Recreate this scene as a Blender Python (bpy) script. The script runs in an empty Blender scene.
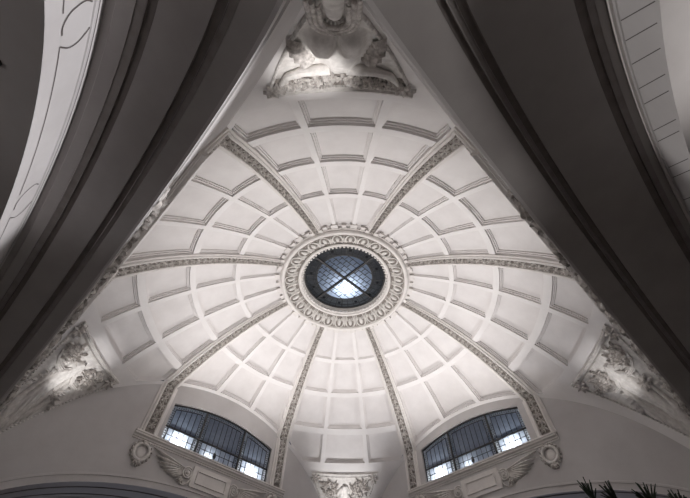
import bpy, bmesh, math, random
from mathutils import Vector, Matrix
rnd = random.Random(7)
pi = math.pi
rad, deg = math.radians, math.degrees
scene = bpy.context.scene
col = scene.collection

# ------------------------------------------------------------------ measures (metres, floor at z = 0)
EYE = 1.6
ZC = 1.904 + EYE            # centre of the sphere of the dome
R = 10.773                  # its radius
A_FAR, A_NEAR = 7.30, 7.42  # distance of the four walls from the axis
HS, ARCH_B, ARCH_Z = 7.3, 3.1, 2.6 + EYE     # elliptical arch openings
WALL_A = {1: A_FAR, 7: 7.62, 3: A_NEAR, 5: A_NEAR}
RB = 8.66                   # radius at which the coffers end above the pendentives

# ------------------------------------------------------------------ materials
def mat(name, c1, c2=None, scale=3.0, rough=0.85, bump=0.0, bscale=30.0, metallic=0.0):
    m = bpy.data.materials.new(name); m.use_nodes = True
    nt = m.node_tree; b = nt.nodes['Principled BSDF']
    b.inputs['Roughness'].default_value = rough
    b.inputs['Metallic'].default_value = metallic
    b.inputs['Base Color'].default_value = (*c1, 1)
    tc = nt.nodes.new('ShaderNodeTexCoord')
    if c2:
        n = nt.nodes.new('ShaderNodeTexNoise'); n.inputs['Scale'].default_value = scale
        n.inputs['Detail'].default_value = 6; n.inputs['Roughness'].default_value = .6
        nt.links.new(tc.outputs['Object'], n.inputs['Vector'])
        r = nt.nodes.new('ShaderNodeValToRGB')
        r.color_ramp.elements[0].position = .35; r.color_ramp.elements[1].position = .65
        r.color_ramp.elements[0].color = (*c1, 1); r.color_ramp.elements[1].color = (*c2, 1)
        nt.links.new(n.outputs['Fac'], r.inputs['Fac']); nt.links.new(r.outputs['Color'], b.inputs['Base Color'])
    if bump:
        n = nt.nodes.new('ShaderNodeTexNoise'); n.inputs['Scale'].default_value = bscale; n.inputs['Detail'].default_value = 4
        nt.links.new(tc.outputs['Object'], n.inputs['Vector'])
        bp = nt.nodes.new('ShaderNodeBump'); bp.inputs['Strength'].default_value = bump; bp.inputs['Distance'].default_value = .03
        nt.links.new(n.outputs['Fac'], bp.inputs['Height']); nt.links.new(bp.outputs['Normal'], b.inputs['Normal'])
    return m

def glass(name, c, rough=.25, see=.0):
    m = bpy.data.materials.new(name); m.use_nodes = True
    nt = m.node_tree; nt.nodes.remove(nt.nodes['Principled BSDF'])
    out = nt.nodes['Material Output']
    t = nt.nodes.new('ShaderNodeBsdfTranslucent')
    g = nt.nodes.new('ShaderNodeBsdfGlossy'); g.inputs['Roughness'].default_value = rough
    g.inputs['Color'].default_value = (.8, .8, .8, 1)
    tc = nt.nodes.new('ShaderNodeTexCoord')
    n = nt.nodes.new('ShaderNodeTexNoise'); n.inputs['Scale'].default_value = 9; n.inputs['Detail'].default_value = 3
    nt.links.new(tc.outputs['Object'], n.inputs['Vector'])
    r = nt.nodes.new('ShaderNodeValToRGB')
    r.color_ramp.elements[0].position = .3; r.color_ramp.elements[1].position = .7
    r.color_ramp.elements[0].color = (c[0]*.8, c[1]*.8, c[2]*.82, 1); r.color_ramp.elements[1].color = (*c, 1)
    nt.links.new(n.outputs['Fac'], r.inputs['Fac']); nt.links.new(r.outputs['Color'], t.inputs['Color'])
    mx = nt.nodes.new('ShaderNodeMixShader'); mx.inputs['Fac'].default_value = .06
    nt.links.new(t.outputs[0], mx.inputs[1]); nt.links.new(g.outputs[0], mx.inputs[2])
    nt.links.new(mx.outputs[0], out.inputs['Surface'])
    return m

M = dict(
    dome=mat('dome_plaster', (.73, .70, .69), (.78, .755, .745), 1.1, .9, .06, 14),
    panel=mat('coffer_plaster', (.68, .648, .638), (.735, .705, .695), 1.6, .9, .08, 10),
    rib=mat('rib_plaster', (.66, .625, .60), (.73, .695, .67), 3, .85, .05, 20),
    orn=mat('ornament_plaster', (.36, .33, .305), (.74, .70, .67), 11, .85, .15, 40),
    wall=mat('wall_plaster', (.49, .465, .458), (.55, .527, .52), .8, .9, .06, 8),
    soffit=mat('soffit_plaster', (.36, .335, .325), (.41, .385, .375), .9, .9, .08, 6),  # whitish plaster coloured darker to carry the shade under the arches
    brown=mat('pale_brown_moulding', (.24, .215, .205), (.29, .265, .255), 4, .85, .05, 20),
    garland=mat('garland_plaster', (.16, .14, .125), (.60, .565, .535), 5, .85, .1, 30),  # dark mottle put in for the shaded gaps between leaves
    shade_bed=mat('shade_toned_ground', (.17, .148, .132), (.32, .29, .262), 14, .9, .1, 40),  # darkened so the recesses between carvings look shaded
    groove=mat('brown_moulding', (.17, .145, .135), (.21, .185, .175), 4, .85, .05, 20),
    relief=mat('relief_plaster', (.56, .53, .505), (.74, .71, .68), 7, .8, .15, 30),
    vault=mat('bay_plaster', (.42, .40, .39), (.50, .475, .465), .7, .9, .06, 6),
    line=mat('incised_line', (.10, .085, .08), None, rough=.9),
    lead=mat('dark_lead', (.012, .012, .014), (.03, .03, .033), 20, .5),
    iron=mat('dark_iron', (.02, .02, .022), (.04, .038, .036), 12, .5),
    pane=glass('blue_grey_glass', (.42, .475, .58)),
    pale=glass('pale_glass', (.68, .74, .84)),
    border=glass('white_border_glass', (.92, .95, .98)),
    grey=glass('grey_stained_glass', (.15, .155, .16)),
    dark=glass('dark_stained_glass', (.035, .035, .045)),
    white=glass('white_frosted_glass', (.72, .80, .95)),
    floor=mat('stone_floor', (.25, .235, .225), (.32, .305, .29), 2, .5, .05, 12),
    leaf=mat('palm_green', (.018, .035, .02), (.035, .06, .03), 8, .6),
    trunk=mat('palm_trunk', (.08, .055, .035), (.14, .10, .07), 12, .9, .5, 30),
    pot=mat('glazed_pot', (.05, .05, .055), (.08, .08, .085), 6, .35),
    soil=mat('dark_soil', (.03, .02, .015), (.06, .045, .03), 30, .95, .5, 60),
)

# ------------------------------------------------------------------ mesh collection
class MB:
    def __init__(s): s.v = []; s.f = []
    def grid(s, fn, nu, nv, closeu=False):
        b = len(s.v); mu = nu if closeu else nu + 1
        for i in range(mu):
            for j in range(nv + 1): s.v.append(Vector(fn(i / nu, j / nv)))
        for i in range(nu):
            k = (i + 1) % mu
            for j in range(nv):
                s.f.append((b + i*(nv+1)+j, b + k*(nv+1)+j, b + k*(nv+1)+j+1, b + i*(nv+1)+j+1))
    def poly(s, pts):
        b = len(s.v); s.v += [Vector(p) for p in pts]; s.f.append(tuple(range(b, b + len(pts))))
    def box(s, fr, x0, x1, y0, y1, h0, h1):
        b = len(s.v)
        for h in (h0, h1):
            for x, y in ((x0, y0), (x1, y0), (x1, y1), (x0, y1)): s.v.append(Vector(fr(x, y, h)))
        for q in ((0,1,2,3), (4,5,6,7), (0,1,5,4), (1,2,6,5), (2,3,7,6), (3,0,4,7)): s.f.append(tuple(b + i for i in q))
    def bar(s, fr, p, q, w, h0, h1):
        d = Vector((q[0]-p[0], q[1]-p[1])); n = Vector((-d.y, d.x)).normalized() * w / 2
        b = len(s.v)
        for h in (h0, h1):
            for c, sg in ((p, 1), (q, 1), (q, -1), (p, -1)): s.v.append(Vector(fr(c[0] + sg*n.x, c[1] + sg*n.y, h)))
        for k in ((0,1,2,3), (4,5,6,7), (0,1,5,4), (1,2,6,5), (2,3,7,6), (3,0,4,7)): s.f.append(tuple(b + i for i in k))
    def blob(s, fr, x, y, h, rx, ry, rh, rot=0., n=12, m=7):
        c, sn = math.cos(rot), math.sin(rot)
        def f(a, b):
            t, p = 2*pi*a, pi*b
            lx, ly, lh = rx*math.sin(p)*math.cos(t), ry*math.sin(p)*math.sin(t), rh*math.cos(p)
            return fr(x + c*lx - sn*ly, y + sn*lx + c*ly, h + lh)
        s.grid(f, n, m, True)
    def leaf(s, fr, x, y, h, L, w, ang, lift=.05, curl=.5, ns=8, lobes=0):
        c, sn = math.cos(ang), math.sin(ang)
        def f(a, b):
            t = 2*b - 1
            wd = w * math.sin(pi * min(1, a*.96 + .04))**.75
            if lobes: wd *= .78 + .22*abs(math.cos(pi*lobes*a))
            lx, ly = L*a, wd*t
            lh = lift*(math.sin(pi*(a*.8 + .1)) + curl*a) - lift*.9*abs(t)**1.5 + .25*lift*(1 - abs(t))
            return fr(x + c*lx - sn*ly, y + sn*lx + c*ly, h + lh)
        s.grid(f, ns, 4)
    def tube(s, fr, pts, rr, n=8):
        P = [Vector(p) for p in pts]; N = len(P)
        if not hasattr(rr, '__len__'): rr = [rr]*N
        b = len(s.v)
        for i in range(N):
            d = (P[min(i+1, N-1)] - P[max(i-1, 0)]).normalized()
            up = Vector((0, 0, 1)) if abs(d.z) < .9 else Vector((1, 0, 0))
            a = d.cross(up).normalized(); c = a.cross(d)
            for k in range(n):
                t = 2*pi*k/n; s.v.append(Vector(fr(*(P[i] + rr[i]*(a*math.cos(t) + c*math.sin(t))))))
        for i in range(N-1):
            for k in range(n):
                j = (k+1) % n; s.f.append((b+i*n+k, b+i*n+j, b+(i+1)*n+j, b+(i+1)*n+k))
        s.f.append(tuple(b + k for k in range(n))); s.f.append(tuple(b + (N-1)*n + k for k in range(n)))
    def build(s, name, m, parent=None, angle=35):
        me = bpy.data.meshes.new(name)
        loc = Vector((0, 0, 0))
        p = parent
        while p is not None: loc = loc + p.location; p = p.parent
        bm = bmesh.new()
        vs = [bm.verts.new(v - loc) for v in s.v]
        for f in s.f:
            try: bm.faces.new([vs[i] for i in f])
            except ValueError: pass
        bmesh.ops.remove_doubles(bm, verts=bm.verts, dist=2e-4)
        bmesh.ops.recalc_face_normals(bm, faces=bm.faces)
        bm.to_mesh(me); bm.free()
        me.materials.append(m)
        me.polygons.foreach_set('use_smooth', [True]*len(me.polygons))
        me.set_sharp_from_angle(angle=rad(angle))
        o = bpy.data.objects.new(name, me); col.objects.link(o)
        if parent is not None: o.parent = parent
        return o

def tag(o, label=None, cat=None, group=None, kind=None):
    if label: o['label'] = label
    if cat: o['category'] = cat
    if group: o['group'] = group
    if kind: o['kind'] = kind
    return o
def thing(name, loc, label, cat, group=None, kind=None):
    o = bpy.data.objects.new(name, None); o.empty_display_size = .2
    col.objects.link(o); o.location = loc
    return tag(o, label, cat, group, kind)

# ------------------------------------------------------------------ frames of reference
def S(phi, r, h=0.):
    """point of the dome at azimuth phi (deg), plan radius r on the sphere, raised h towards its centre"""
    th = math.asin(min(1, r / R)); q = R - h
    return Vector((-math.sin(rad(phi))*q*math.sin(th), math.cos(rad(phi))*q*math.sin(th), ZC + q*math.cos(th)))
def wall_axes(s):
    A = rad(45*s)
    return Vector((-math.sin(A), math.cos(A), 0)), Vector((-math.cos(A), -math.sin(A), 0))
def W(s, u, n, z):
    nv, tv = wall_axes(s)
    p = nv*n + tv*u; return Vector((p.x, p.y, z))
def wall_frame(s, back=0.):
    a = WALL_A[s] + back
    return lambda x, y, h: W(s, x, a - h, y)
TH0 = math.asin(RB / R)
def relief_frame(az):
    def fr(x, y, h):
        th = TH0 + y / R; r = R*math.sin(th)
        ph = rad(az) + x / r; q = R - h
        return Vector((-math.sin(ph)*q*math.sin(th), math.cos(ph)*q*math.sin(th), ZC + q*math.cos(th)))
    return fr
def lerp(a, b, t): return a + (b - a)*t

# ------------------------------------------------------------------ camera
fw = Vector((-0.01207, 0.55367, 0.83265)); rt = Vector((.99980, .00500, .01117)); 
TH, PAN, ROLL, F = rad(56.382), rad(-1.249), rad(1.137), 355.09
fw = Vector((math.sin(PAN)*math.cos(TH), math.cos(PAN)*math.cos(TH), math.sin(TH)))
rt = fw.cross(Vector((0, 0, 1))).normalized(); up = rt.cross(fw)
rt, up = math.cos(ROLL)*rt + math.sin(ROLL)*up, math.cos(ROLL)*up - math.sin(ROLL)*rt
CAM = Vector((.212, -10, EYE))
cd = bpy.data.cameras.new('camera'); cd.sensor_width = 36; cd.lens = F/690*36; cd.clip_start = .02
co = bpy.data.objects.new('camera', cd); col.objects.link(co)
co.matrix_world = Matrix(((rt.x, up.x, -fw.x, CAM.x), (rt.y, up.y, -fw.y, CAM.y), (rt.z, up.z, -fw.z, CAM.z), (0, 0, 0, 1)))
scene.camera = co
def ray(x, y): return (fw*F + rt*(x - 345) + up*(249 - y)).normalized()

# ------------------------------------------------------------------ the dome
def lim(a, r): return 22.5 if r <= a/math.cos(rad(22.5)) else min(22.5, 45 - deg(math.acos(min(1, a/r))))
def ribw(r): return .10 + .032*r
def mw(r): return .042 + .0072*r
MER = 7.45
def strips(s):
    """functions r -> azimuth offset of the eight lines of a sector"""
    if s % 2 == 0:
        ap, am = WALL_A[(s+1) % 8], WALL_A[(s-1) % 8]
        Ep = lambda r: lim(ap, r); Em = lambda r: -lim(am, r)
        ep = lambda r: min(22.5 - deg(ribw(r)/r), lim(ap, r) - deg(.24/r)); em = lambda r: -min(22.5 - deg(ribw(r)/r), lim(am, r) - deg(.24/r))
    else:
        Ep = lambda r: 22.5; Em = lambda r: -22.5
        ep = lambda r: 22.5 - deg(ribw(r)/r); em = lambda r: -22.5 + deg(ribw(r)/r)
    return [Em, em, lambda r: -MER - deg(mw(r)/r), lambda r: -MER + deg(mw(r)/r),
            lambda r: MER - deg(mw(r)/r), lambda r: MER + deg(mw(r)/r), ep, Ep]
def patch(s, L, Rr, rT, rB):
    def f(a, b):
        r = .5*(rT(0) + rB(0)); ph = .5*(L(r) + Rr(r))
        for _ in range(5):
            r = lerp(rT(ph), rB(ph), b); ph = lerp(L(r), Rr(r), a)
        return ph, r
    return f
ROWS = [2.62, 2.90, 4.455, 4.625, 5.96, 6.14, 7.33, 7.53, 8.38, RB]
dome = MB(); coffers = []
for s in range(8):
    st = strips(s); a0 = 45*s
    if s % 2 == 0:
        rows = [(lambda p, v=v: v) for v in ROWS]; cof = (1, 3, 5, 7)
    else:
        aw = WALL_A[s]
        rows = [(lambda p, v=v: v) for v in ROWS[:6]] + [lambda p, a=aw: a/math.cos(rad(p)) - .10, lambda p, a=aw: a/math.cos(rad(p))]
        cof = (1, 3, 5)
    for j in range(len(rows) - 1):
        for i in range(7):
            pm = patch(s, st[i], st[i+1], rows[j], rows[j+1])
            fn = lambda a, b, pm=pm, a0=a0: S(a0 + pm(a, b)[0], pm(a, b)[1])
            if j in cof and i in (1, 3, 5): coffers.append((s, j, pm, a0))
            else: dome.grid(fn, 6 if i in (1, 3, 5) else 2, 8 if j in cof else 2)
    if s % 2 == 0:                     # the pendentive below the coffers
        rt_tip = math.hypot(WALL_A[(s+1) % 8], WALL_A[(s-1) % 8])
        pm = patch(s, st[0], st[7], lambda p: RB, lambda p, v=rt_tip: v)
        for i in range(7):
            pass
        def fn(a, b, st=st, a0=a0, v=rt_tip):
            r = lerp(RB, v - .003, b)
            return S(a0 + lerp(st[0](r), st[7](r), a), r)
        dome.grid(fn, 16, 40)
ceiling = dome.build('ceiling', M['dome'], angle=25)
tag(ceiling, 'white coffered plaster dome running down into four pendentives', 'ceiling', kind='structure')
for s, j, pm, a0 in coffers:
    c0, c1, d0, d1 = (S(a0 + pm(*p)[0], pm(*p)[1]) for p in ((0, .5), (1, .5), (.5, 0), (.5, 1)))
    w, h = (c1 - c0).length, (d1 - d0).length
    k = min(1, w/1.25, h/.9)
    prof = [(0, 0), (.001, .085), (.048, .085), (.05, .135), (.09, .135), (.092, .19)]
    mb = MB()
    n = 7
    def loop(ins, dep):
        sx, sy = ins*k/w, ins*k/h; out = []
        cs = [(sx, sy), (1 - sx, sy), (1 - sx, 1 - sy), (sx, 1 - sy)]
        for q in range(4):
            p, e = cs[q], cs[(q+1) % 4]
            for t in range(n):
                ph, r = pm(lerp(p[0], e[0], t/n), lerp(p[1], e[1], t/n)); out.append(S(a0 + ph, r, -dep*k))
        return out
    loops = [loop(*p) for p in prof]
    N = 4*n
    for q in range(len(loops) - 1):
        for t in range(N):
            mb.poly((loops[q][t], loops[q][(t+1) % N], loops[q+1][(t+1) % N], loops[q+1][t]))
    ins, dep = prof[-1]; sx, sy = ins*k/w, ins*k/h
    def fn(a, b):
        ph, r = pm(lerp(sx, 1 - sx, a), lerp(sy, 1 - sy, b)); return S(a0 + ph, r, -dep*k)
    mb.grid(fn, n, n)
    mb.build('coffer', M['panel'], ceiling, 25)

# ------------------------------------------------------------------ ribs
def scroll(x, y):
    """relief height of a running acanthus scroll, x in -1..1, y along the strip in widths"""
    c = math.floor(y / 1.5); yy = (y / 1.5 - c)*2 - 1; sg = 1 if c % 2 else -1
    dx, dy = x - .15*sg, yy*.95
    rr = math.hypot(dx, dy); an = math.atan2(dy, dx*sg)
    v = .55 + .45*math.cos(3*an + 7*rr*sg)
    v *= math.exp(-1.1*rr*rr) * 1.15
    v += .35*math.cos(9*x + 3.1*yy)*math.cos(7*yy - 2*x)*math.exp(-.3*rr)
    return max(0, v)
RIBNAMES = {22.5: 'far end, right edge of the lower-left window', 67.5: 'left edge of the lower-left window', 112.5: 'running straight left from the skylight',
            157.5: 'rising to the upper left of the skylight', -157.5: 'rising to the upper right of the skylight', -112.5: 'running straight right from the skylight',
            -67.5: 'right edge of the lower-right window', -22.5: 'far end, left edge of the lower-right window'}
RIBLAB = {22.5: 'long ornamented dome rib ending at the right side of the lower-left window',
          67.5: 'long ornamented dome rib ending at the left side of the lower-left window',
          112.5: 'ornamented dome rib running level left from the round skylight',
          157.5: 'ornamented dome rib on the left edge of the top row of coffers',
          -157.5: 'ornamented dome rib on the right edge of the top row of coffers',
          -112.5: 'ornamented dome rib running level right from the round skylight',
          -67.5: 'long ornamented dome rib ending at the right side of the lower-right window',
          -22.5: 'long ornamented dome rib ending at the left side of the lower-right window'}
SILLS = {1: 7.13 + EYE, 7: 7.27 + EYE, 3: 7.13 + EYE, 5: 7.13 + EYE}
for az in RIBLAB:
    k = round(az/22.5)
    ws = ((k + 1)//2 if ((k+1)//2) % 2 else (k - 1)//2) % 8       # the wall on which the rib comes down
    a = WALL_A[ws]; rend = a/math.cos(rad(22.5)); wa = 45*ws
    off = (az - wa + 180) % 360 - 180; u0 = a*math.tan(rad(off))
    SILL = SILLS[ws]
    nv, tv = wall_axes(ws)
    ztop = ZC + math.sqrt(R*R - rend*rend)
    tsph = Vector((-math.cos(rad(az)), -math.sin(rad(az)), 0))
    th0, th1 = math.asin(2.66/R), math.asin(rend/R)
    L1 = R*(th1 - th0); L2 = ztop - SILL + .02
    def path(l):
        """centre, tangent across, inward normal, half width at arc length l"""
        if l < L1:
            th = th0 + l/R; r = R*math.sin(th); p = S(az, r); nin = (Vector((0, 0, ZC)) - p).normalized()
            f = max(0, (l - L1 + .12)/.12)
            return p, tsph.lerp(tv, f*.5).normalized(), nin.lerp(-nv, f*.5).normalized(), ribw(r)
        f = min(1, .5 + (l - L1)/.24)
        p = W(ws, u0, a, ztop - (l - L1))
        nin = (Vector((0, 0, ZC)) - S(az, rend)).normalized()
        return p, tsph.lerp(tv, f).normalized(), nin.lerp(-nv, f).normalized(), ribw(rend)
    def at(l, x, h):
        p, t, n, w = path(l); return p + t*(x*w) + n*h
    t = thing('dome_rib', W(ws, u0, a, SILL), RIBLAB[az], 'rib', 'ornamented ribs of the dome')
    prof = [(-1, -.03), (-1, .045), (-.9, .06), (-.78, .06), (-.76, .10), (-.62, .125), (-.5, .11), (-.47, .06),
            (.47, .06), (.5, .11), (.62, .125), (.76, .10), (.78, .06), (.9, .06), (1, .045), (1, -.03)]
    ls = [i*L1/40 for i in range(40)] + [L1 - .1, L1 - .05, L1, L1 + .05, L1 + .1] + [L1 + .1 + (L2 - .1)*i/6 for i in range(1, 7)]
    ls = sorted(set(ls))
    mb = MB()
    mb.grid(lambda i, j: at(ls[round(i*(len(ls)-1))], *prof[round(j*(len(prof)-1))]), len(ls)-1, len(prof)-1)
    mb.poly([at(0, *p) for p in prof]); mb.poly([at(L1 + L2, *p) for p in prof])
    mb.build('rib_moulding', M['rib'], t, 30)
    # carved strip: ground coloured dark as crevice shade, with raised scrolling leaves
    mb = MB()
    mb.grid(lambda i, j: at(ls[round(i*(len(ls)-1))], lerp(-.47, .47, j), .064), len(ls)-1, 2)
    mb.build('shade_toned_ground', M['shade_bed'], t)
    mb = MB(); l = .12; k = 0
    while l < L1 + L2 - .10:
        w = path(l)[3]; step = w*.78; sg = 1 if k % 2 else -1
        fr = lambda x, y, h, w=w: at(min(L1 + L2 - .01, max(.02, y)), max(-.47, min(.47, x/w)), h)
        for ang, L_, ww in ((.5, .62, .13), (1.25, .5, .12), (2.1, .55, .13), (3.4, .42, .12), (5.2, .45, .12)):
            mb.leaf(fr, -sg*.12*w, l, .062, L_*w, ww*w, ang if sg > 0 else pi - ang, .055, .6, 5, 0)
        mb.blob(fr, sg*.20*w, l + .1*w, .075, .13*w, .13*w, .05, 0, 7, 4)
        mb.tube(fr, [(sg*.38*w*math.cos(q), l - step*.5 + step*q/pi, .085) for q in [pi*i/6 for i in range(7)]], .035*w + .004, 5)
        l += step; k += 1
    mb.build('carved_leaves', M['orn'], t, 60)
    mb = MB()
    p, tt, nn, w = path(0)
    for sx in (-1, 1):
        fr = lambda x, y, h: at(max(0, y), x, h)
        mb.box(fr, sx*1.05 - .3, sx*1.05 + .3, .0, .34, -.02, .12)
    mb.build('rib_foot', M['rib'], t)

# ------------------------------------------------------------------ ring moulding and skylight
ZG = 12.68 + EYE
ring = thing('ring_moulding', (0, 0, 12.1 + EYE), 'broad round plaster moulding with leaf carving framing the skylight', 'moulding')
def lathe(name, prof, m, parent, n=96, angle=30):
    mb = MB(); K = len(prof) - 1
    mb.grid(lambda i, j: (prof[round(j*K)][0]*math.cos(2*pi*i), prof[round(j*K)][0]*math.sin(2*pi*i), prof[round(j*K)][1] + EYE), n, K, True)
    return mb.build(name, m, parent, angle)
lathe('outer_torus', [(2.88, 12.34), (2.87, 12.22), (2.82, 12.20), (2.80, 12.13), (2.75, 12.08), (2.69, 12.07), (2.64, 12.10), (2.62, 12.17)], M['rib'], ring)
lathe('leaf_bed', [(2.62, 12.17), (2.55, 12.18), (2.42, 12.21), (2.28, 12.28), (2.12, 12.37), (2.05, 12.42)], M['shade_bed'], ring)  # crevice shade between the leaves is in its dark colour
lathe('inner_lip', [(2.05, 12.42), (2.05, 12.33), (2.0, 12.30), (1.95, 12.32), (1.93, 12.38), (1.91, 12.40), (1.87, 12.42), (1.84, 12.50), (1.83, 12.72)], M['rib'], ring)
def ring_frame(k, n):
    b = 2*pi*(k + .5)/n
    def fr(x, y, h):        # y 0 at the outer rim, 1 at the inner lip
        r = lerp(2.62, 2.07, y); z = 12.17 + .24*max(0., y)**1.5 - .02*math.sin(pi*y) - h; an = b + x/2.34
        return Vector((r*math.cos(an), r*math.sin(an), z + EYE))
    return fr
NL = 28
for k in range(NL):
    fr = ring_frame(k, NL); mb = MB()
    arc = [(.20*math.cos(t), .50 - .47*math.sin(t), .03) for t in [pi*i/10 for i in range(11)]]
    mb.tube(fr, [(.17, .95, .02)] + arc + [(-.17, .95, .02)], [.032]*13, 6)
    mb.blob(fr, 0, .5, .015, .085, .30, .07, 0, 10, 6)
    mb.leaf(fr, -.10, .8, .01, .2, .05, -pi/2 - .2, .05); mb.leaf(fr, .10, .8, .01, .2, .05, -pi/2 + .2, .05)
    mb.leaf(fr, .262, .98, .01, .85, .045, -pi/2, .06)
    mb.build('carved_leaf', M['relief'], ring, 50)
mb = MB()
for k in range(72):
    an = 2*pi*k/72
    mb.blob(lambda x, y, h: (x, y, h), 1.86*math.cos(an), 1.86*math.sin(an), 12.40 + EYE, .055, .055, .05, 0, 6, 4)
mb.build('bead_course', M['relief'], ring, 60)
mb = MB()
for s in range(8):
    for o in (-MER, MER, -15, 0, 15):
        if abs(o) == 15 or o == 0: w_, l_ = .09, .16
        else: w_, l_ = .13, .2
        def fr(x, y, h, s=s, o=o): return S(45*s + o + deg(x/2.9), 2.86 + y, h)
        mb.box(fr, -w_, w_, 0, l_, -.05, .045)
mb.build('modillion_course', M['rib'], ring)

sky = thing('window_1', (0, 0, ZG), 'round leaded skylight with a diagonal cross of bars at the dome crown', 'skylight', kind='structure')
def disc_frame(x, y, h): return Vector((x, y, ZG - h))
def annulus(mb, r0, r1, h0, h1, n=72):
    pr = [(r0, h0), (r1, h0), (r1, h1), (r0, h1), (r0, h0)]
    mb.grid(lambda i, j: disc_frame(pr[round(j*4)][0]*math.cos(2*pi*i), pr[round(j*4)][0]*math.sin(2*pi*i), pr[round(j*4)][1]), n, 4, True)
mb = MB(); annulus(mb, 1.76, 1.85, -.06, .05); annulus(mb, 1.24, 1.285, -.02, .03)
mb.build('window_frame', M['iron'], sky)
mb = MB(); mb.grid(lambda i, j: disc_frame(1.26*j*math.cos(2*pi*i), 1.26*j*math.sin(2*pi*i), 0), 72, 8, True)
mb.build('centre_glass', M['white'], sky)
mb = MB(); mb.grid(lambda i, j: disc_frame(lerp(1.26, 1.80, j)*math.cos(2*pi*i), lerp(1.26, 1.80, j)*math.sin(2*pi*i), 0), 72, 4, True)
mb.build('border_glass', M['grey'], sky)
XR = rad(43)
for q in (XR, pi - XR):
    mb = MB(); d = (math.cos(q), math.sin(q))
    mb.bar(disc_frame, (-1.79*d[0], -1.79*d[1]), (1.79*d[0], 1.79*d[1]), .085, -.03, .06)
    mb.build('cross_bar', M['iron'], sky)
mb = MB()
d1 = Vector((math.cos(XR), math.sin(XR))); d2 = Vector((-math.cos(XR), math.sin(XR)))
for i in range(-5, 6):
    if i == 0: continue
    for da, db in ((d1, d2), (d2, d1)):
        nrm = Vector((-da.y, da.x)); o = i*.25
        for sg in (-1, 1):                       # running bond: each quadrant keeps lines along one bar, joints across
            c = nrm*o; half = math.sqrt(max(0, 1.25**2 - o*o))
            if da is d1: mb.bar(disc_frame, c - da*half, c + da*half, .026, -.005, .012)
            else:
                for j in range(-7, 7):
                    y0, y1 = j*.25, (j+1)*.25; sh = .125*(j % 2)
                    p, e = nrm*(o + sh) + da*y0, nrm*(o + sh) + da*y1
                    if p.length < 1.25 and e.length < 1.25: mb.bar(disc_frame, p, e, .026, -.005, .012)
            break
for k in range(36):
    an = 2*pi*(k + .5)/36; c = (math.cos(an), math.sin(an))
    mb.bar(disc_frame, (1.26*c[0], 1.26*c[1]), (1.78*c[0], 1.78*c[1]), .03 if k % 9 else .06, -.005, .012)
for rr in (1.34, 1.42, 1.62):
    annulus(mb, rr - .013, rr + .013, -.005, .012)
mb.build('lead_lines', M['lead'], sky)
mb = MB()
for k in range(36):
    if k % 3 == 1:
        an = 2*pi*k/36
        def fr(x, y, h, an=an): return disc_frame((1.52 + y)*math.cos(an) - x*math.sin(an), (1.52 + y)*math.sin(an) + x*math.cos(an), h)
        mb.box(fr, -.065, .065, -.06, .06, .002, .008)
mb.build('dark_pane', M['dark'], sky)

# ------------------------------------------------------------------ walls with arches, soffits and the bays behind
def arch_pts(off=0., n=48, foot=True):
    pts = []
    if foot: pts += [(HS + off, 0.), (HS + off, ARCH_Z*.5)]
    for i in range(n + 1):
        t = pi*i/n; x, z = HS*math.cos(t), ARCH_B*math.sin(t)
        nx, nz = math.cos(t)/HS, math.sin(t)/ARCH_B; l = math.hypot(nx, nz)
        pts.append((x + off*nx/l, ARCH_Z + z + off*nz/l))
    if foot: pts += [(-HS - off, ARCH_Z*.5), (-HS - off, 0.)]
    return pts
def sweep(mb, s, prof, n=48, foot=True):
    rows = [[W(s, u, pn, z) for u, z in arch_pts(po, n, foot)] for pn, po in prof]
    K, N = len(rows) - 1, len(rows[0]) - 1
    mb.grid(lambda i, j: rows[round(i*K)][round(j*N)], K, N)
def zhead(u, hw=2.52): return SILL + 1.47 + .40*(1 - (u/hw)**2)
HW = 2.52
NAMES = {1: 'far_left', 7: 'far_right', 3: 'near_left', 5: 'near_right'}
SIDE = {1: 'lower-left', 7: 'lower-right', 3: 'upper-left', 5: 'upper-right'}
WLAB = {1: 'pale plaster wall under the dome holding the lower-left window, above its arch',
        7: 'pale plaster wall under the dome holding the lower-right window, above its arch',
        3: 'near left wall and its wide dark arch soffit crossing the upper left',
        5: 'near right wall and its wide dark arch soffit crossing the upper right'}
# channels of the soffits: (from, to, depth, colour)
CH = {3: [(7.70, 7.78, .015, 'brown'), (7.79, 7.88, .03, 'groove'), (8.39, 8.48, .03, 'groove'), (8.49, 8.59, .015, 'brown')],
      5: [(7.86, 7.93, .03, 'groove'), (7.95, 8.00, .015, 'brown'), (8.01, 8.09, .03, 'groove'), (9.02, 9.12, .03, 'groove'), (9.13, 9.30, .012, 'brown')],
      1: [(7.72, 7.82, .05, 'groove'), (8.42, 8.52, .05, 'groove')]}
CH[7] = CH[1]
ENDN = {3: 8.90, 5: 9.33, 1: 8.90, 7: 8.90}
SOFF = {}
for q in CH:
    pr = [(WALL_A[q], 0)]
    for n0, n1, d, _ in CH[q]: pr += [(n0 - .004, 0), (n0, d), (n1, d), (n1 + .004, 0)]
    SOFF[q] = pr + [(ENDN[q] - .12, 0), (ENDN[q] - .10, .03), (ENDN[q], .03)]
GRV = {3: [(0, .0)]}
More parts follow.
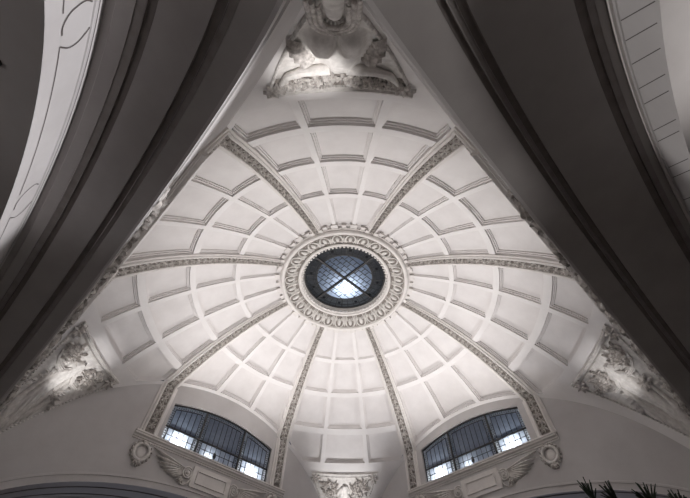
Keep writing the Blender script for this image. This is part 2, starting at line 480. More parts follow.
for s in (1, 7, 3, 5):
    a = WALL_A[s]; fr = wall_frame(s); SILL = SILLS[s]
    other = (WALL_A[(s-2) % 8], WALL_A[(s+2) % 8])   # corner at -u, +u
    lo, hi = -other[0] + .002, other[1] - .002
    ztop = lambda u: ZC + .05 + math.sqrt(max(0, R*R - a*a - u*u))
    zarch = lambda u: ARCH_Z + ARCH_B*math.sqrt(max(0, 1 - (u/HS)**2)) if abs(u) < HS else 0.
    mb = MB()
    us = [lo] + [-HS] + [-HS*math.cos(pi*i/60) for i in range(1, 60)] + [HS] + [hi]
    us = sorted(set([u for u in us if lo <= u <= hi] + [-HW + 2*HW*i/14 for i in range(15)]))
    for u0, u1 in zip(us, us[1:]):
        um = .5*(u0 + u1)
        q0, q1 = (0., 0.) if um < -HS or um > HS else (zarch(u0), zarch(u1))
        if abs(um) < HW:
            mb.poly((W(s, u0, a, q0), W(s, u1, a, q1), W(s, u1, a, SILL), W(s, u0, a, SILL)))
            mb.poly((W(s, u0, a, zhead(u0)), W(s, u1, a, zhead(u1)), W(s, u1, a, ztop(u1)), W(s, u0, a, ztop(u0))))
            mb.poly((W(s, u0, a, zhead(u0)), W(s, u1, a, zhead(u1)), W(s, u1, a + .35, zhead(u1)), W(s, u0, a + .35, zhead(u0))))
            mb.poly((W(s, u0, a, SILL), W(s, u1, a, SILL), W(s, u1, a + .35, SILL), W(s, u0, a + .35, SILL)))
        else:
            mb.poly((W(s, u0, a, q0), W(s, u1, a, q1), W(s, u1, a, ztop(u1)), W(s, u0, a, ztop(u0))))
    for u in (-HW, HW): mb.poly((W(s, u, a, SILL), W(s, u, a + .35, SILL), W(s, u, a + .35, zhead(u)), W(s, u, a, zhead(u))))
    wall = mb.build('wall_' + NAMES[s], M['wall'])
    tag(wall, WLAB[s], 'wall', kind='structure')
    mb = MB(); sweep(mb, s, [(a, .28), (a - .05, .26), (a - .055, .2), (a - .03, .19), (a - .03, .03), (a - .045, .02), (a - .045, 0), (a, 0)], foot=False)
    mb.build('archivolt', M['wall'], wall)
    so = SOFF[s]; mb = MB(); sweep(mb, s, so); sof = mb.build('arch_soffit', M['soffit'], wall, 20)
    for mname in ('groove', 'brown'):                    # painted mouldings lining the channels of the soffit
        mb = MB()
        for n0, n1, d, c_ in CH[s]:
            if c_ == mname: sweep(mb, s, [(n0 - .003, -.002), (n0 + .003, d - .004), (n1 - .003, d - .004), (n1 + .003, -.002)])
        if mb.v: mb.build('brown_moulding', M[mname], wall)
    ne = so[-1][0]; DROP = .8 if s != 5 else .74
    mb = MB(); sweep(mb, s, [(ne, .03), (ne, -.10), (ne - .015, -.11), (ne - .015, -.14), (ne, -.15), (ne, -DROP), (ne + .4, -DROP)], foot=True)
    mb.build('arch_face', M['wall'], wall)
    mb = MB(); sweep(mb, s, [(ne + .4, -DROP), (13.6, -DROP)])
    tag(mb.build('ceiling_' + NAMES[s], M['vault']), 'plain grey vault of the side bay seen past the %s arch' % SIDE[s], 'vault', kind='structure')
    mb = MB()
    P = arch_pts(-DROP)
    for p, e in zip(P, P[1:]):
        if p[0] != e[0]: mb.poly((W(s, p[0], 13.6, 0), W(s, e[0], 13.6, 0), W(s, e[0], 13.6, e[1]), W(s, p[0], 13.6, p[1])))
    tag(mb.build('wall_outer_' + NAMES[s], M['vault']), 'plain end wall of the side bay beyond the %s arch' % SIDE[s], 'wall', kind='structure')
    # incised lines on the face
    if s in (3, 5):
        def ff(t, d, h, s=s, ne=ne):                     # t: ellipse parameter, d: distance down from the soffit edge
            x, z = HS*math.cos(t), ARCH_B*math.sin(t); nx, nz = math.cos(t)/HS, math.sin(t)/ARCH_B; l = math.hypot(nx, nz)
            return W(s, x - d*nx/l, ne - h, ARCH_Z + z - d*nz/l)
        mb = MB()
        def line(pts, w=.016):
            for p, e in zip(pts, pts[1:]):
                b = len(mb.v)
                A_, B_ = ff(p[0], p[1], .004), ff(e[0], e[1], .004)
                d = (B_ - A_).normalized(); nn = d.cross(wall_axes(s)[0]).normalized()*w/2
                for q in (A_ + nn, B_ + nn, B_ - nn, A_ - nn): mb.v.append(q)
                mb.f.append((b, b+1, b+2, b+3))
        T = lambda a_, b_, n=40: [lerp(a_, b_, i/n) for i in range(n+1)]
        if s == 3:
            line([(t, .06) for t in T(.12, 3.0, 110)], .010); line([(t, .115) for t in T(.12, 3.0, 110)], .012)
            def smooth(c, P):
                out = []
                for i in range(len(P) - 1):
                    p0, p1, p2, p3 = P[max(i-1, 0)], P[i], P[i+1], P[min(i+2, len(P)-1)]
                    for q in range(6):
                        v = q/6; out.append(tuple(.5*(2*p1[k] + (p2[k]-p0[k])*v + (2*p0[k]-5*p1[k]+4*p2[k]-p3[k])*v*v + (3*p1[k]-p0[k]-3*p2[k]+p3[k])*v**3) for k in (0, 1)))
                return [(c + t, d) for t, d in out + [P[-1]]]
            prev = .12
            for c in (.17, .745, 1.32, 1.895, 2.47):
                line([(t, .58) for t in T(prev, c - .03, 16)], .014)
                line(smooth(c, [(.03, .568), (.006, .57), (-.02, .495), (-.032, .38), (-.035, .27), (-.024, .18)]), .022)
                line(smooth(c, [(.06, .578), (.075, .446), (.072, .315), (.058, .22), (.045, .15)]), .022)
                prev = c + .06
            line([(t, .58) for t in T(prev, 3.0, 16)], .014)
        else:
            for k in range(40):
                t = .36 + k*.062
                t = pi - t + .014*math.sin(k*9.1); line([(t, .16), (t + .085, .69)], .012)
            bead = MB()
            for i in range(120):
                t0, t1 = .15 + i*.0225, .15 + (i+1)*.0225
                for (d0, h0), (d1, h1) in (((.03, 0), (.035, .03)), ((.035, .03), (.07, .03)), ((.07, .03), (.075, 0))):
                    bead.poly((ff(t0, d0, h0), ff(t1, d0, h0), ff(t1, d1, h1), ff(t0, d1, h1)))
            bead.build('bead_moulding', M['rib'], wall)
        mb.build('incised_lines', M['line'], wall)

mb = MB(); mb.grid(lambda i, j: (lerp(-20, 20, i), lerp(-20, 20, j), 0), 4, 4)
tag(mb.build('floor', M['floor']), 'pale stone floor of the hall beneath the dome', 'floor', kind='structure')

# ------------------------------------------------------------------ windows in the four walls
WN = {1: 2, 7: 3, 3: 4, 5: 5}
WINLAB = {1: 'arched leaded window glowing in the lower left between two ribs', 7: 'arched leaded window glowing in the lower right between two ribs',
          3: 'arched leaded window high in the near left wall', 5: 'arched leaded window high in the near right wall'}
for s in (1, 7, 3, 5):
    a = WALL_A[s]; fr = wall_frame(s, .14); SILL = SILLS[s]
    t = thing('window_%d' % WN[s], W(s, 0, a + .14, SILL), WINLAB[s], 'window', kind='structure')
    g = .05
    TR = SILL + .60                                   # transom height
    # outer frame: sill bar, two jambs, arched head
    mb = MB()
    mb.box(fr, -HW, HW, SILL, SILL + .05, -.05, .05)
    for sx in (-1, 1): mb.box(fr, sx*HW - .03, sx*HW + .03, SILL, zhead(HW), -.05, .05)
    K = 24; xs = [-HW + 2*HW*i/K for i in range(K+1)]
    for x0, x1 in zip(xs, xs[1:]):
        b = len(mb.v)
        for h in (-.05, .05):
            for x, z in ((x0, zhead(x0) - .055), (x1, zhead(x1) - .055), (x1, zhead(x1) + .01), (x0, zhead(x0) + .01)): mb.v.append(fr(x, z, h))
        for q in ((0,1,2,3), (4,5,6,7), (0,1,5,4), (1,2,6,5), (2,3,7,6), (3,0,4,7)): mb.f.append(tuple(b + i for i in q))
    mb.build('window_frame', M['iron'], t)
    for x in (-1.0, 1.0):
        mb = MB(); mb.box(fr, x - .035, x + .035, SILL, zhead(x) - .03, -.05, .06); mb.build('mullion', M['iron'], t)
    mb = MB(); mb.box(fr, -HW, HW, TR - .025, TR + .025, -.05, .055); mb.build('transom', M['iron'], t)
    # panes: three lights, each with an upper and a lower pane and a pale patterned border
    lights = [(-HW + .03, -1.035), (-.965, .965), (1.035, HW - .03)]
    lead = MB(); dots = MB()
    BW = .15
    def lb(p, q, w=.016): lead.bar(fr, p, q, w, -.012, .014)
    for x0, x1 in lights:
        n = 10
        up_ = MB(); lo_ = MB(); bd = MB()
        X0, X1 = x0 + BW, x1 - BW
        zi = lambda x: zhead(x) - .05 - BW
        up_.grid(lambda i, j: fr(lerp(X0, X1, i), lerp(TR, zi(lerp(X0, X1, i)), j), 0), n, 2)
        lo_.grid(lambda i, j: fr(lerp(X0, X1, i), lerp(SILL + .05, TR, j), 0), n, 2)
        bd.grid(lambda i, j: fr(lerp(x0, X0, i), lerp(SILL + .05, zhead(lerp(x0, X0, i)) - .05, j), 0), 2, 8)
        bd.grid(lambda i, j: fr(lerp(X1, x1, i), lerp(SILL + .05, zhead(lerp(X1, x1, i)) - .05, j), 0), 2, 8)
        bd.grid(lambda i, j: fr(lerp(X0, X1, i), lerp(zi(lerp(X0, X1, i)), zhead(lerp(X0, X1, i)) - .05, j), 0), n, 2)
        up_.build('upper_pane', M['pane'], t); lo_.build('lower_pane', M['pale'], t); bd.build('border_pane', M['border'], t)
        # leads
        for x in (X0, X1): lb((x, SILL), (x, zi(x)), .024)
        for i in range(n): lb((lerp(X0, X1, i/n), zi(lerp(X0, X1, i/n))), (lerp(X0, X1, (i+1)/n), zi(lerp(X0, X1, (i+1)/n))), .03)
        nv_ = 5 if x1 - x0 < 1.7 else 7
        for i in range(1, nv_): x = lerp(X0, X1, i/nv_); lb((x, TR), (x, zi(x)), .022)
        for i in range(1, nv_): x = lerp(X0, X1, i/nv_); lb((x, SILL + .05), (x, TR))
        lb((X0, SILL + .33), (X1, SILL + .33))
        z = SILL + .16; k = 0
        while z < zhead(x0) - .2:
            for xa, xb in ((x0, X0), (X1, x1)):
                if z < zi(.5*(xa+xb)): lb((xa, z), (xb, z), .010); dots.blob(fr, .5*(xa+xb), z + .09, .0, .024, .024, .02, 0, 6, 4)
            z += .18
        m_ = int((X1 - X0)/.18)
        for i in range(m_ + 1):
            x = lerp(X0, X1, i/m_); lb((x, zi(x)), (x, zhead(x) - .05), .010)
            if i < m_: x = lerp(X0, X1, (i + .5)/m_); dots.blob(fr, x, zhead(x) - .05 - BW/2, .0, .022, .022, .02, 0, 6, 4)
    lead.build('lead_lines', M['lead'], t)
    dots.build('glass_jewel', M['dark'], t)
    mb = MB()                                         # little dark urn-shaped ornament in the leads
    mb.blob(fr, .12, SILL + .24, .02, .075, .11, .03, 0, 10, 6); mb.box(fr, .09, .15, SILL + .05, SILL + .15, .0, .03); mb.box(fr, .07, .17, SILL + .33, SILL + .37, .0, .03)
    mb.build('lead_urn', M['lead'], t)

# ------------------------------------------------------------------ cornices and carved pieces below the windows
def strip_prof(mb, fr, u0, u1, prof):
    N = len(prof) - 1
    mb.grid(lambda i, j: fr(lerp(u0, u1, i), prof[round(j*N)][1], prof[round(j*N)][0]), 8, N)
    for u in (u0, u1): mb.poly([fr(u, z, h) for h, z in prof])
for s in (1, 7, 3, 5):
    fr = wall_frame(s); sd = SIDE[s]; a = WALL_A[s]
    nm = {1: 'below the lower-left window', 7: 'below the lower-right window', 3: 'on the near left wall', 5: 'on the near right wall'}[s]
    t = thing('cornice', W(s, 0, a, 6.8 + EYE), 'straight moulded plaster cornice %s' % nm, 'cornice', 'window cornices')
    mb = MB(); E_ = SILLS[s] - 7.13
    strip_prof(mb, fr, -3.48, 3.48, [(-.01, 6.84+E_), (.03, 6.85+E_), (.035, 6.89+E_), (.07, 6.91+E_), (.08, 6.95+E_), (.14, 6.99+E_), (.14, 7.04+E_), (.165, 7.06+E_), (.165, 7.11+E_), (-.01, 7.125+E_)])
    mb.build('cornice_moulding', M['rib'], t)
    if s in (3, 5): continue                          # the near walls carry garlands instead
    # plaque
    t = thing('plaque', W(s, 0, a, 6.0 + EYE), 'plain rectangular sunk plaster plaque under the cornice %s' % nm, 'plaque', 'plaques under the windows')
    mb = MB(); mb.box(fr, -.84, .84, 6.02+E_, 6.74+E_, -.01, .05); mb.build('plaque_slab', M['rib'], t)
    mb = MB()
    for x0, x1, y0, y1 in ((-.66, .66, 6.56, 6.60), (-.66, .66, 6.16, 6.20), (-.66, -.62, 6.2, 6.56), (.62, .66, 6.2, 6.56)): mb.box(fr, x0, x1, y0+E_, y1+E_, .045, .085)
    mb.build('plaque_border', M['rib'], t)
    for sx in (-1, 1):
        # in the photograph +u of walls 1 and 3 points towards the left / bottom
        P = W(s, sx*3, a, 7); near = (P - CAM).length < (W(s, -sx*3, a, 7) - CAM).length
        end = 'camera-side' if near else 'far'
        nd = {(1, True): 'left end', (1, False): 'right end', (7, True): 'right end', (7, False): 'left end',
              (3, True): 'upper end', (3, False): 'lower end', (5, True): 'upper end', (5, False): 'lower end'}[(s, near)]
        t = thing('ring_wreath', W(s, sx*2.85, a, 6.1 + EYE), 'round plaster wreath at the %s of the cornice %s' % (nd, nm), 'wreath', 'wreaths under the cornice ends')
        cx, cy = sx*2.96, 6.49 + E_
        mb = MB(); mb.tube(fr, [(cx + .27*math.cos(q), cy + .27*math.sin(q), .05) for q in [2*pi*i/28 for i in range(29)]], .058, 8); mb.build('ring', M['relief'], t, 60)
        mb = MB(); mb.blob(fr, cx, cy, -.02, .2, .2, .05, 0, 16, 6); mb.build('boss', M['rib'], t, 60)
        mb = MB()
        for i in range(16):
            q = 2*pi*i/16; mb.leaf(fr, cx + .31*math.cos(q), cy + .31*math.sin(q), .02, .12, .05, q + .9, .04)
        for q in (-2.3, -1.95, -1.57, -1.2, -.85): mb.leaf(fr, cx, cy - .27, .03, .22, .06, q, .06, lobes=2)
        for q in (.9, 2.2): mb.leaf(fr, cx, cy + .2, .03, .2, .06, q, .06, lobes=2)
        mb.build('wreath_leaves', M['orn'], t, 60)
        t = thing('scroll_bracket', W(s, sx*1.6, a, 6 + EYE), 'carved wing and scroll %s of the plaque %s' % (nd.replace(' end', '').replace('upper', 'above end').replace('lower', 'below end'), nm), 'scroll', 'winged scrolls beside the plaques')
        sc = (sx*1.04, 6.40 + E_)
        mb = MB()
        sp = []
        for i in range(44):
            q = 2*pi*i/18; r_ = .035 + .0042*i
            sp.append((sc[0] + sx*r_*math.cos(q), sc[1] + r_*math.sin(q), .07 - .0006*i))
        sp += [(sc[0] - sx*.17, 6.22 + E_, .05), (sc[0] - sx*.10, 6.08 + E_, .05), (sc[0] + sx*.05, 5.98 + E_, .05), (sc[0] + sx*.18, 6.02 + E_, .04)]
        mb.tube(fr, sp, [.028]*len(sp), 7); mb.blob(fr, sc[0], sc[1], .05, .06, .06, .06); mb.build('volute', M['relief'], t, 60)
        mb = MB()
        for i in range(8):
            q = lerp(-.62, .17, i/7); L_ = lerp(.42, 1.42, (i/7)**1.2)
            mb.leaf(fr, sc[0] + sx*.16, sc[1] - .06 + .025*i, .02 + .005*i, L_, .06, q if sx > 0 else pi - q, .055, .3, 10)
        mb.build('wing', M['relief'], t, 60)
        mb = MB()
        for q in (-1.9, -1.5, -1.1, -.7): mb.leaf(fr, sc[0] + sx*.16, sc[1] - .16, .02, .28, .05, q if sx > 0 else pi - q, .05, lobes=2)
        mb.build('leaf_tail', M['orn'], t, 60)

# ------------------------------------------------------------------ carved reliefs on the pendentives
RELLAB = {0: 'small-looking carved relief on the far pendentive between the two windows',
          90: 'carved triangular relief on the left pendentive beneath the dark arch edge',
          180: 'large floodlit carved relief on the near pendentive at the top',
          270: 'carved triangular relief on the right pendentive beneath the dark arch edge'}
for az in (0, 90, 180, 270):
    fr = relief_frame(az); rr = random.Random(az + 3)
    t = thing('pendentive_relief', fr(0, 3.2, 0), RELLAB[az], 'relief', 'pendentive reliefs')
    side = lambda y: 1.60*(1 - y/3.65)
    mb = MB()                                          # moulded ledge at the top
    prof = [(-.02, -.03), (.05, -.03), (.10, .0), (.10, .05), (.05, .07), (.045, .10), (-.02, .10)]
    mb.grid(lambda i, j: fr(lerp(-1.6, 1.6, i), prof[round(j*6)][1], prof[round(j*6)][0]), 24, 6)
    for i in range(44): mb.blob(fr, lerp(-1.5, 1.5, i/43), .135, .03, .026, .03, .05, 0, 6, 4)
    mb.build('ledge', M['relief'], t)
    mb = MB()                                          # flat ground behind the carving
    mb.grid(lambda i, j: fr(lerp(-1, 1, i)*(side(.12 + j*3.2) - .04), .12 + j*3.2, .018), 16, 24); mb.build('ground', M['relief'], t)
    mb = MB(); mb.grid(lambda i, j: fr(lerp(-1, 1, i)*(side(lerp(.15, .62, j)) - .06), lerp(.15, .62, j), .024), 20, 4)
    if az == 180: mb.build('shade_toned_ground', M['shade_bed'], t)  # dark sheet painting the shade in the gaps of the foliage
    for sx in (-1, 1):
        mb = MB(); N = 34
        for i in range(N):
            y = lerp(.3, 3.35, i/N); mb.blob(fr, sx*side(y), y, .03, .035, .055, .045, sx*.4, 7, 5)
        mb.build('rope_border', M['relief'], t, 60)
        mb = MB()                                      # corner leaves
        for q in range(7): mb.leaf(fr, sx*1.38, .22, .03, .26, .07, q*.9 + .3, .07, lobes=2)
        mb.blob(fr, sx*1.38, .2, .05, .06, .06, .07); mb.build('corner_rosette', M['orn'], t, 60)
    # foliage swags
    big = az == 180
    for sx in (-1, 1):
        mb = MB()
        for i in range(95 if big else 64):
            if big: x = sx*rr.uniform(.04, 1.25); y = rr.uniform(.20, .66 - .2*abs(x)**2*.5)
            else:
                q, r_ = rr.uniform(0, 2*pi), math.sqrt(rr.uniform(0, 1)); x = sx*(.68 + .38*r_*math.cos(q)); y = .60 + .30*r_*math.sin(q)
            if abs(x) > side(y) - .12: continue
            f_ = .62 if big else 1
            mb.leaf(fr, x, y, rr.uniform(.02, .06)*f_, rr.uniform(.15, .24)*f_, rr.uniform(.035, .055)*f_, rr.uniform(0, 2*pi), rr.uniform(.06, .10)*f_, .6, 6, 2)
        for i in range(5):
            if big: x, y = sx*(.2 + .2*i + rr.uniform(-.05, .05)), rr.uniform(.32, .52) - .04*i
            else: x, y = sx*(.68 + .22*math.cos(i*1.26)), .60 + .18*math.sin(i*1.26)
            for q in range(6): mb.leaf(fr, x, y, .07*f_, .11, .04, q*pi/3 + i, .05)
            mb.blob(fr, x, y, .11, .04, .04, .04, 0, 8, 5)
        mb.build('foliage', M['orn'], t, 60)
        mb = MB()                                      # drapery spread over the foliage
        pts = [(sx*.16, .98, .09), (sx*.45, .96, .10), (sx*.75, .92, .10), (sx*1.0, .80, .09), (sx*1.12, .58, .06), (sx*1.22, .36, .04)]
        if not big: pts = [(sx*.06, .55, .05), (sx*.12, .85, .08), (sx*.35, 1.08, .09), (sx*.62, 1.08, .08), (sx*.86, .96, .06), (sx*1.02, .76, .04)]
        pts = [tuple(lerp(pts[int(min(4, v))][k], pts[int(min(4, v)) + 1][k], v - min(4, int(v))) for k in range(3)) for v in [i*5/20 for i in range(21)]]
        mb.tube(fr, pts, [(.115 if big else .07) - .0035*i*(1 if big else .5) for i in range(21)], 12)
        for k in range(4):
            mb.tube(fr, [(p[0], p[1] - .08 + .05*k, p[2] + .075 - .02*abs(k - 1.5)) for p in pts[:16]], [.022 - .001*i for i in range(16)], 6)
        mb.build('drapery', M['relief'], t, 60)
        mb = MB()                                      # crumpled leaf ends beside the body
        for k in range(5):
            x, y = sx*(.42 + .04*k), 1.30 + .13*k
            if abs(x) > side(y) - .1: x = sx*(side(y) - .12)
            mb.leaf(fr, x, y, .03, .34 if big else .2, .085 if big else .06, (-.55 + .35*k) if sx > 0 else pi + .55 - .35*k, .08, .6, 8, 3)
        mb.build('side_leaves', M['orn' if big else 'relief'], t, 60)
    if big:
        mb = MB()                                      # body: waist and the two soft lobes, one surface
        def body(i, j):
            x = lerp(-.62, .62, i); y = lerp(.78, 2.42, j)
            d = .17*math.exp(-((abs(x) - .25)/.20)**4 - ((y - 1.93)/.32)**4) + .11*math.exp(-((x - .05)/.27)**4 - ((y - 1.12)/.34)**4)
            d += .07*math.exp(-(x/.34)**2 - ((y - 1.5)/.3)**2) - .05*math.exp(-(x/.05)**2 - ((y - 1.95)/.3)**2)
            return fr(x, y, .012 + 1.35*d)
        mb.grid(body, 40, 44)
        mb.build('body', M['relief'], t, 60)
        mb = MB()                                      # collar of concentric bands
        for k, r_ in enumerate((.34, .27, .20)):
            arc = [(r_*1.02, 3.35 - .1*k, .05), (r_, 3.0, .07)] + [(r_*math.cos(q), 2.74 - r_*math.sin(q)*1.3, .08) for q in [pi*i/16 for i in range(17)]] + [(-r_, 3.0, .07), (-r_*1.02, 3.35 - .1*k, .05)]
            mb.tube(fr, arc, .042, 8)
        mb.build('collar', M['orn'], t, 60)
        mb = MB()
        mb.blob(fr, 0, 3.25, .02, .15, .72, .07, 0, 16, 12)
        for k in range(-2, 3): mb.blob(fr, k*.055, 2.60 + .02*k*k, .06, .022, .05, .03, 0, 7, 5)
        mb.build('neck', M['relief'], t, 60)
    else:
        mb = MB()                                      # long body running down to the tip with feathered sides
        def body(i, j):
            y = lerp(.5, 3.3, j); w_ = max(.03, .30*(1 - ((y - .9)/2.6))*min(1, (y - .35)/.35))
            x = lerp(-1, 1, i); bend = .10*math.sin(2.2*(y - .6))
            hh = .15*(1 - x*x)**.6*(1.05 - .22*y) + .02*math.cos(9*x + 5*y)*(1 - x*x)
            return fr(bend + x*w_, y, .015 + max(0, hh))
        mb.grid(body, 20, 44)
        mb.build('body', M['relief'], t, 60)
        for sx in (-1, 1):
            mb = MB()
            for i in range(13):
                y = 1.05 + i*.15
                for lay in (0, 1):
                    x = sx*min(.16 + .20*lay, max(.03, side(y + .3) - .15 - .1*lay))
                    mb.leaf(fr, x, y, .025 + .015*lay, .50, .06, pi/2 - sx*(.28 - .02*i), .06, .3, 8, 0)
            mb.build('feathers', M['relief'], t, 60)
        mb = MB()
        for k in range(7): mb.leaf(fr, -.36, 1.55, .05, .22, .055, k*.9, .08, lobes=2)
        mb.blob(fr, -.36, 1.55, .08, .06, .06, .06); mb.build('flower', M['orn'], t, 60)

# ------------------------------------------------------------------ garlands on the near walls, along the arches
for s in (3, 5):
    fr0 = wall_frame(s); rr = random.Random(s)
    t = thing('arch_garland', W(s, 0, WALL_A[s], ARCH_Z + ARCH_B + .6), 'carved leaf garland following the dome side of the %s arch' % SIDE[s].replace('upper', 'near').replace('near-', 'near '), 'garland', 'garlands over the near arches')
    def fr(x, y, h, s=s):                              # x: ellipse parameter, y: height above the arch edge
        X, Z = HS*math.cos(x), ARCH_B*math.sin(x); nx, nz = math.cos(x)/HS, math.sin(x)/ARCH_B; l = math.hypot(nx, nz)
        return W(s, X + y*nx/l, WALL_A[s] - h, ARCH_Z + Z + y*nz/l)
    cap = .12 if s == 3 else .10
    g0 = 1.16 if s == 3 else .72; g1 = g0 + 1.26
    tt = [g0 + i*(g1 - g0)/60 for i in range(61)]
    mb = MB(); mb.tube(fr, [(q, .52, .03) for q in tt], .05, 6); mb.tube(fr, [(q, .36, .03) for q in tt], .03, 6)
    mb.build('bound_stem', M['relief'], t, 60)
    for part in range(5):
        mb = MB()
        for i in range(34):
            q = g0 + .02 + .25*part + .22*(i + .6*rr.random())/34
            x, z = HS*math.cos(q), ARCH_B*math.sin(q)
            def fl(lx, ly, lh, q=q): return fr(q + lx/7., ly, lh)
            sw = .5 + .5*math.sin(pi*((q - g0 - .02 - .25*part)/.24))
            mb.leaf(fl, 0, rr.uniform(.40, .66), rr.uniform(.02, .02 + (cap - .05)*sw), rr.uniform(.16, .30), rr.uniform(.05, .08), rr.uniform(0, 2*pi), rr.uniform(.04, .04 + .05*sw), .6, 6, 2)
        mb.build('leaf_cluster', M['garland'], t, 60)
    mb = MB(); mb.grid(lambda i, j: fr(lerp(g0, g1, i), lerp(.30, 1.02, j), .012), 60, 2); mb.build('shade_toned_ground', M['shade_bed'], t)  # dark strip painting the shadow on the wall above the garland

# ------------------------------------------------------------------ potted palm in the lower right
tips = [((588, 490), 5.0, .27), ((611, 492), 5.15, .27), ((647, 493), 5.0, .27), ((678, 500), 5.1, .24)]
pts = []
for (x, y), d, r_ in tips:
    v = ray(x, y); pts.append(CAM + v*(d/math.hypot(v.x, v.y)))
base = sum(pts, Vector())/4; base = Vector((base.x, base.y, 0))
palm = thing('potted_palm', base, 'tall dark palm whose spiky frond tips rise at the bottom right', 'palm')
mb = MB(); pf = [(.0, .0), (.26, .0), (.30, .04), (.36, .5), (.40, .52), (.40, .58), (.35, .58), (.33, .5), (0, .5)]
mb.grid(lambda i, j: base + Vector((pf[round(j*8)][0]*math.cos(2*pi*i), pf[round(j*8)][0]*math.sin(2*pi*i), pf[round(j*8)][1])), 32, 8, True)
pot = mb.build('pot', M['pot'], palm)
mb = MB(); mb.grid(lambda i, j: base + Vector((.335*j*math.cos(2*pi*i), .335*j*math.sin(2*pi*i), .53 + .02*math.sin(9*i)*j*(1-j))), 24, 4, True)
mb.build('soil', M['soil'], palm)
ident = lambda x, y, h: (x, y, h)
mb = MB(); top = base + Vector((.03, -.02, 2.25))
mb.tube(ident, [tuple(base.lerp(top, i/24) + Vector((0, 0, .5*(1 - i/24)))) for i in range(25)], [.085 - .0012*i + .012*(i % 2) for i in range(25)], 12)
mb.build('trunk', M['trunk'], palm)
extra = [(top + Vector((.9*math.cos(q), .9*math.sin(q), .15 - .1*math.sin(3*q))), .42) for q in (1.2, 2.4, 3.6, 4.9)]
rp = random.Random(5)
for P, r_ in [(p, tips[i][2]) for i, p in enumerate(pts)] + extra:
    mb = MB(); hub = P - Vector((0, 0, .12)) if P.z > 2.6 else P
    mid = top.lerp(hub, .5) + Vector((0, 0, .10))
    mb.tube(ident, [tuple((1-v)**2*top + 2*v*(1-v)*mid + v*v*hub) for v in [i/10 for i in range(11)]], [.018 - .0008*i for i in range(11)], 6)
    out = Vector((hub.x - top.x, hub.y - top.y, 0)).normalized(); sd = Vector((-out.y, out.x, 0)); upv = Vector((0, 0, 1))
    for k in range(44):
        q = lerp(-1.9, 1.9, k/43) + rp.uniform(-.06, .06); L_ = r_*rp.uniform(.75, 1.0)*(1 - .12*abs(q)); tl = rp.uniform(-.25, .45)
        d = (sd*math.sin(q) + upv*math.cos(q) + out*tl).normalized(); wv = d.cross(out).normalized()
        nn = d.cross(wv)
        def fn(a, b, d=d, wv=wv, nn=nn, L_=L_):
            t_ = 2*b - 1; return hub + d*(L_*a) + wv*(t_*.011*math.sin(pi*min(1, .12 + .88*a))) + nn*(.01*abs(t_)) - upv*(.10*L_*a*a)
        mb.grid(fn, 6, 2)
    mb.build('frond', M['leaf'], palm, 60)

# ------------------------------------------------------------------ small dark fixture at the left edge
v = ray(0, 59)
# where the sight line meets the side bay's vault
nv, tv = wall_axes(3)
best = None
for i in range(400, 1600):
    p = CAM + v*(i*.01); n_, u_ = p.dot(nv), p.dot(tv)
    if n_ > 9.5:
        e = ((u_/(HS - .8))**2 + (max(0, p.z - ARCH_Z)/(ARCH_B - .8))**2)
        if e >= 1: best = p; break
if best is None: best = CAM + v*5
best = best - v*.25
lamp = thing('spotlight', best - v*.12, 'small dark spotlight fixed to the vault at the far left edge', 'spotlight')
e1 = v.cross(Vector((0, 0, 1))).normalized(); e2 = e1.cross(v)
lf = lambda x, y, h: best - v*.10 + e1*x + e2*y - v*h
mb = MB(); mb.box(lf, -.10, .10, -.03, .03, -.10, .0); mb.build('bracket', M['iron'], lamp)
mb = MB(); mb.tube(lf, [(0, -.09, .06), (0, -.06, .06), (0, .06, .06), (0, .09, .06)], [.05, .06, .075, .08], 14); mb.build('lamp_housing', M['iron'], lamp)

# ------------------------------------------------------------------ light
def spot(name, loc, target, power, size, blend, radius, color=(1, .95, .91)):
    l = bpy.data.lights.new(name, 'SPOT'); l.energy = power; l.spot_size = rad(size); l.spot_blend = blend; l.shadow_soft_size = radius; l.color = color
    o = bpy.data.objects.new(name, l); col.objects.link(o); o.location = loc
    o.rotation_euler = (Vector(target) - Vector(loc)).to_track_quat('-Z', 'Y').to_euler(); return o
def point(name, loc, power, radius, color=(1, 1, 1)):
    l = bpy.data.lights.new(name, 'POINT'); l.energy = power; l.shadow_soft_size = radius; l.color = color
    o = bpy.data.objects.new(name, l); col.objects.link(o); o.location = loc; return o
WARM = (1, .965, .945)
spot('dome_uplight', (0, .3, 3.5 + EYE), (0, 0, 14), 2400, 127, .72, .35, WARM)
for s in (1, 7):                                       # floodlights standing on the cornices of the far windows
    for u in (-1.75, 1.75):
        spot('cornice_floodlight', W(s, u, WALL_A[s] - .22, SILLS[s] + .06), (0, -1.2, 14.5), 315, 150, 1.0, .06, WARM)
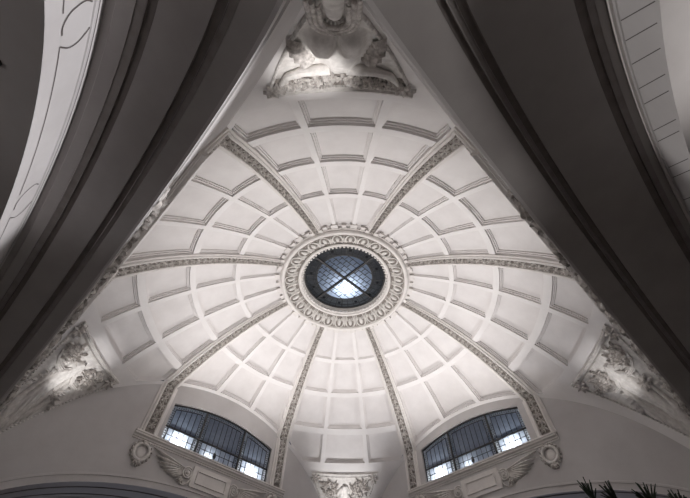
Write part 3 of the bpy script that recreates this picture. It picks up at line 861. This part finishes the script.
for az, dx, pw in ((0, 0, 420), (90, 0, 330), (180, -.5, 400), (270, 0, 200)):
    fr = relief_frame(az)
    spot('pendentive_spot', fr(dx*.3, 2.7, 2.3), fr(dx, {180: .8, 0: -.1}.get(az, .62), .0), pw, 42 if az else 66, 1.0, .06, (1, .98, .97))
for s in (1, 7):
    for u, pw in ((-1.72, 34), (1.78, 34), (.38, 5)):
        point('glass_glow_fill', W(s, u, WALL_A[s] + .34, SILLS[s] + .13), pw, .05, (.93, .97, 1))  # unseen lamps added behind the panes to make their bright spots
point('glass_glow_fill', (.08, .58, ZG + .42), 46, .08, (.88, .94, 1))  # unseen lamp added above the skylight to brighten its glass
def area(name, loc, target, power, size, color=(1, 1, 1)):
    l = bpy.data.lights.new(name, 'AREA'); l.energy = power; l.size = size; l.color = color
    o = bpy.data.objects.new(name, l); col.objects.link(o); o.location = loc
    o.rotation_euler = (Vector(target) - Vector(loc)).to_track_quat('-Z', 'Y').to_euler(); return o
spot('bay_fill', W(5, -3.2, 12.0, 5.0), W(5, -4.4, 10.3, 5.9), 430, 95, .8, .2, (1, .96, .94))  # unseen light added to brighten the near right bay's vault
spot('bay_fill', W(3, 3.2, 12.0, 4.6), W(3, 4.3, 10.4, 5.9), 34, 95, .8, .2, (1, .96, .95))  # weak unseen light added to lift the near left bay's vault
spot('arch_face_fill', W(3, 6.4, -6.3, 6.0), W(3, 3.2, 8.9, 5.0), 7800, 26, .4, .1, (.98, .97, 1))  # added beam without fixture, brightens the near left arch face
spot('arch_face_fill', W(5, -6.4, -6.3, 6.0), W(5, -4.2, 9.3, 5.0), 2300, 22, .4, .1, (1, .97, .96))  # added beam without fixture for the near right arch face
for s in (1, 7): spot('bay_fill', W(s, 0, 8.6, .4), W(s, 0, 8.6, 6), 260, 110, .6, .2, (.72, .80, 1))  # added blue light from below, standing in for daylight on the far soffits

w = bpy.data.worlds.new('dusk'); scene.world = w; w.use_nodes = True
bg = w.node_tree.nodes['Background']; bg.inputs['Color'].default_value = (.32, .42, .62, 1); bg.inputs['Strength'].default_value = .13
vs = scene.view_settings; vs.view_transform = 'Standard'; vs.look = 'None'; vs.gamma = 1; vs.use_curve_mapping = False; vs.exposure = 0
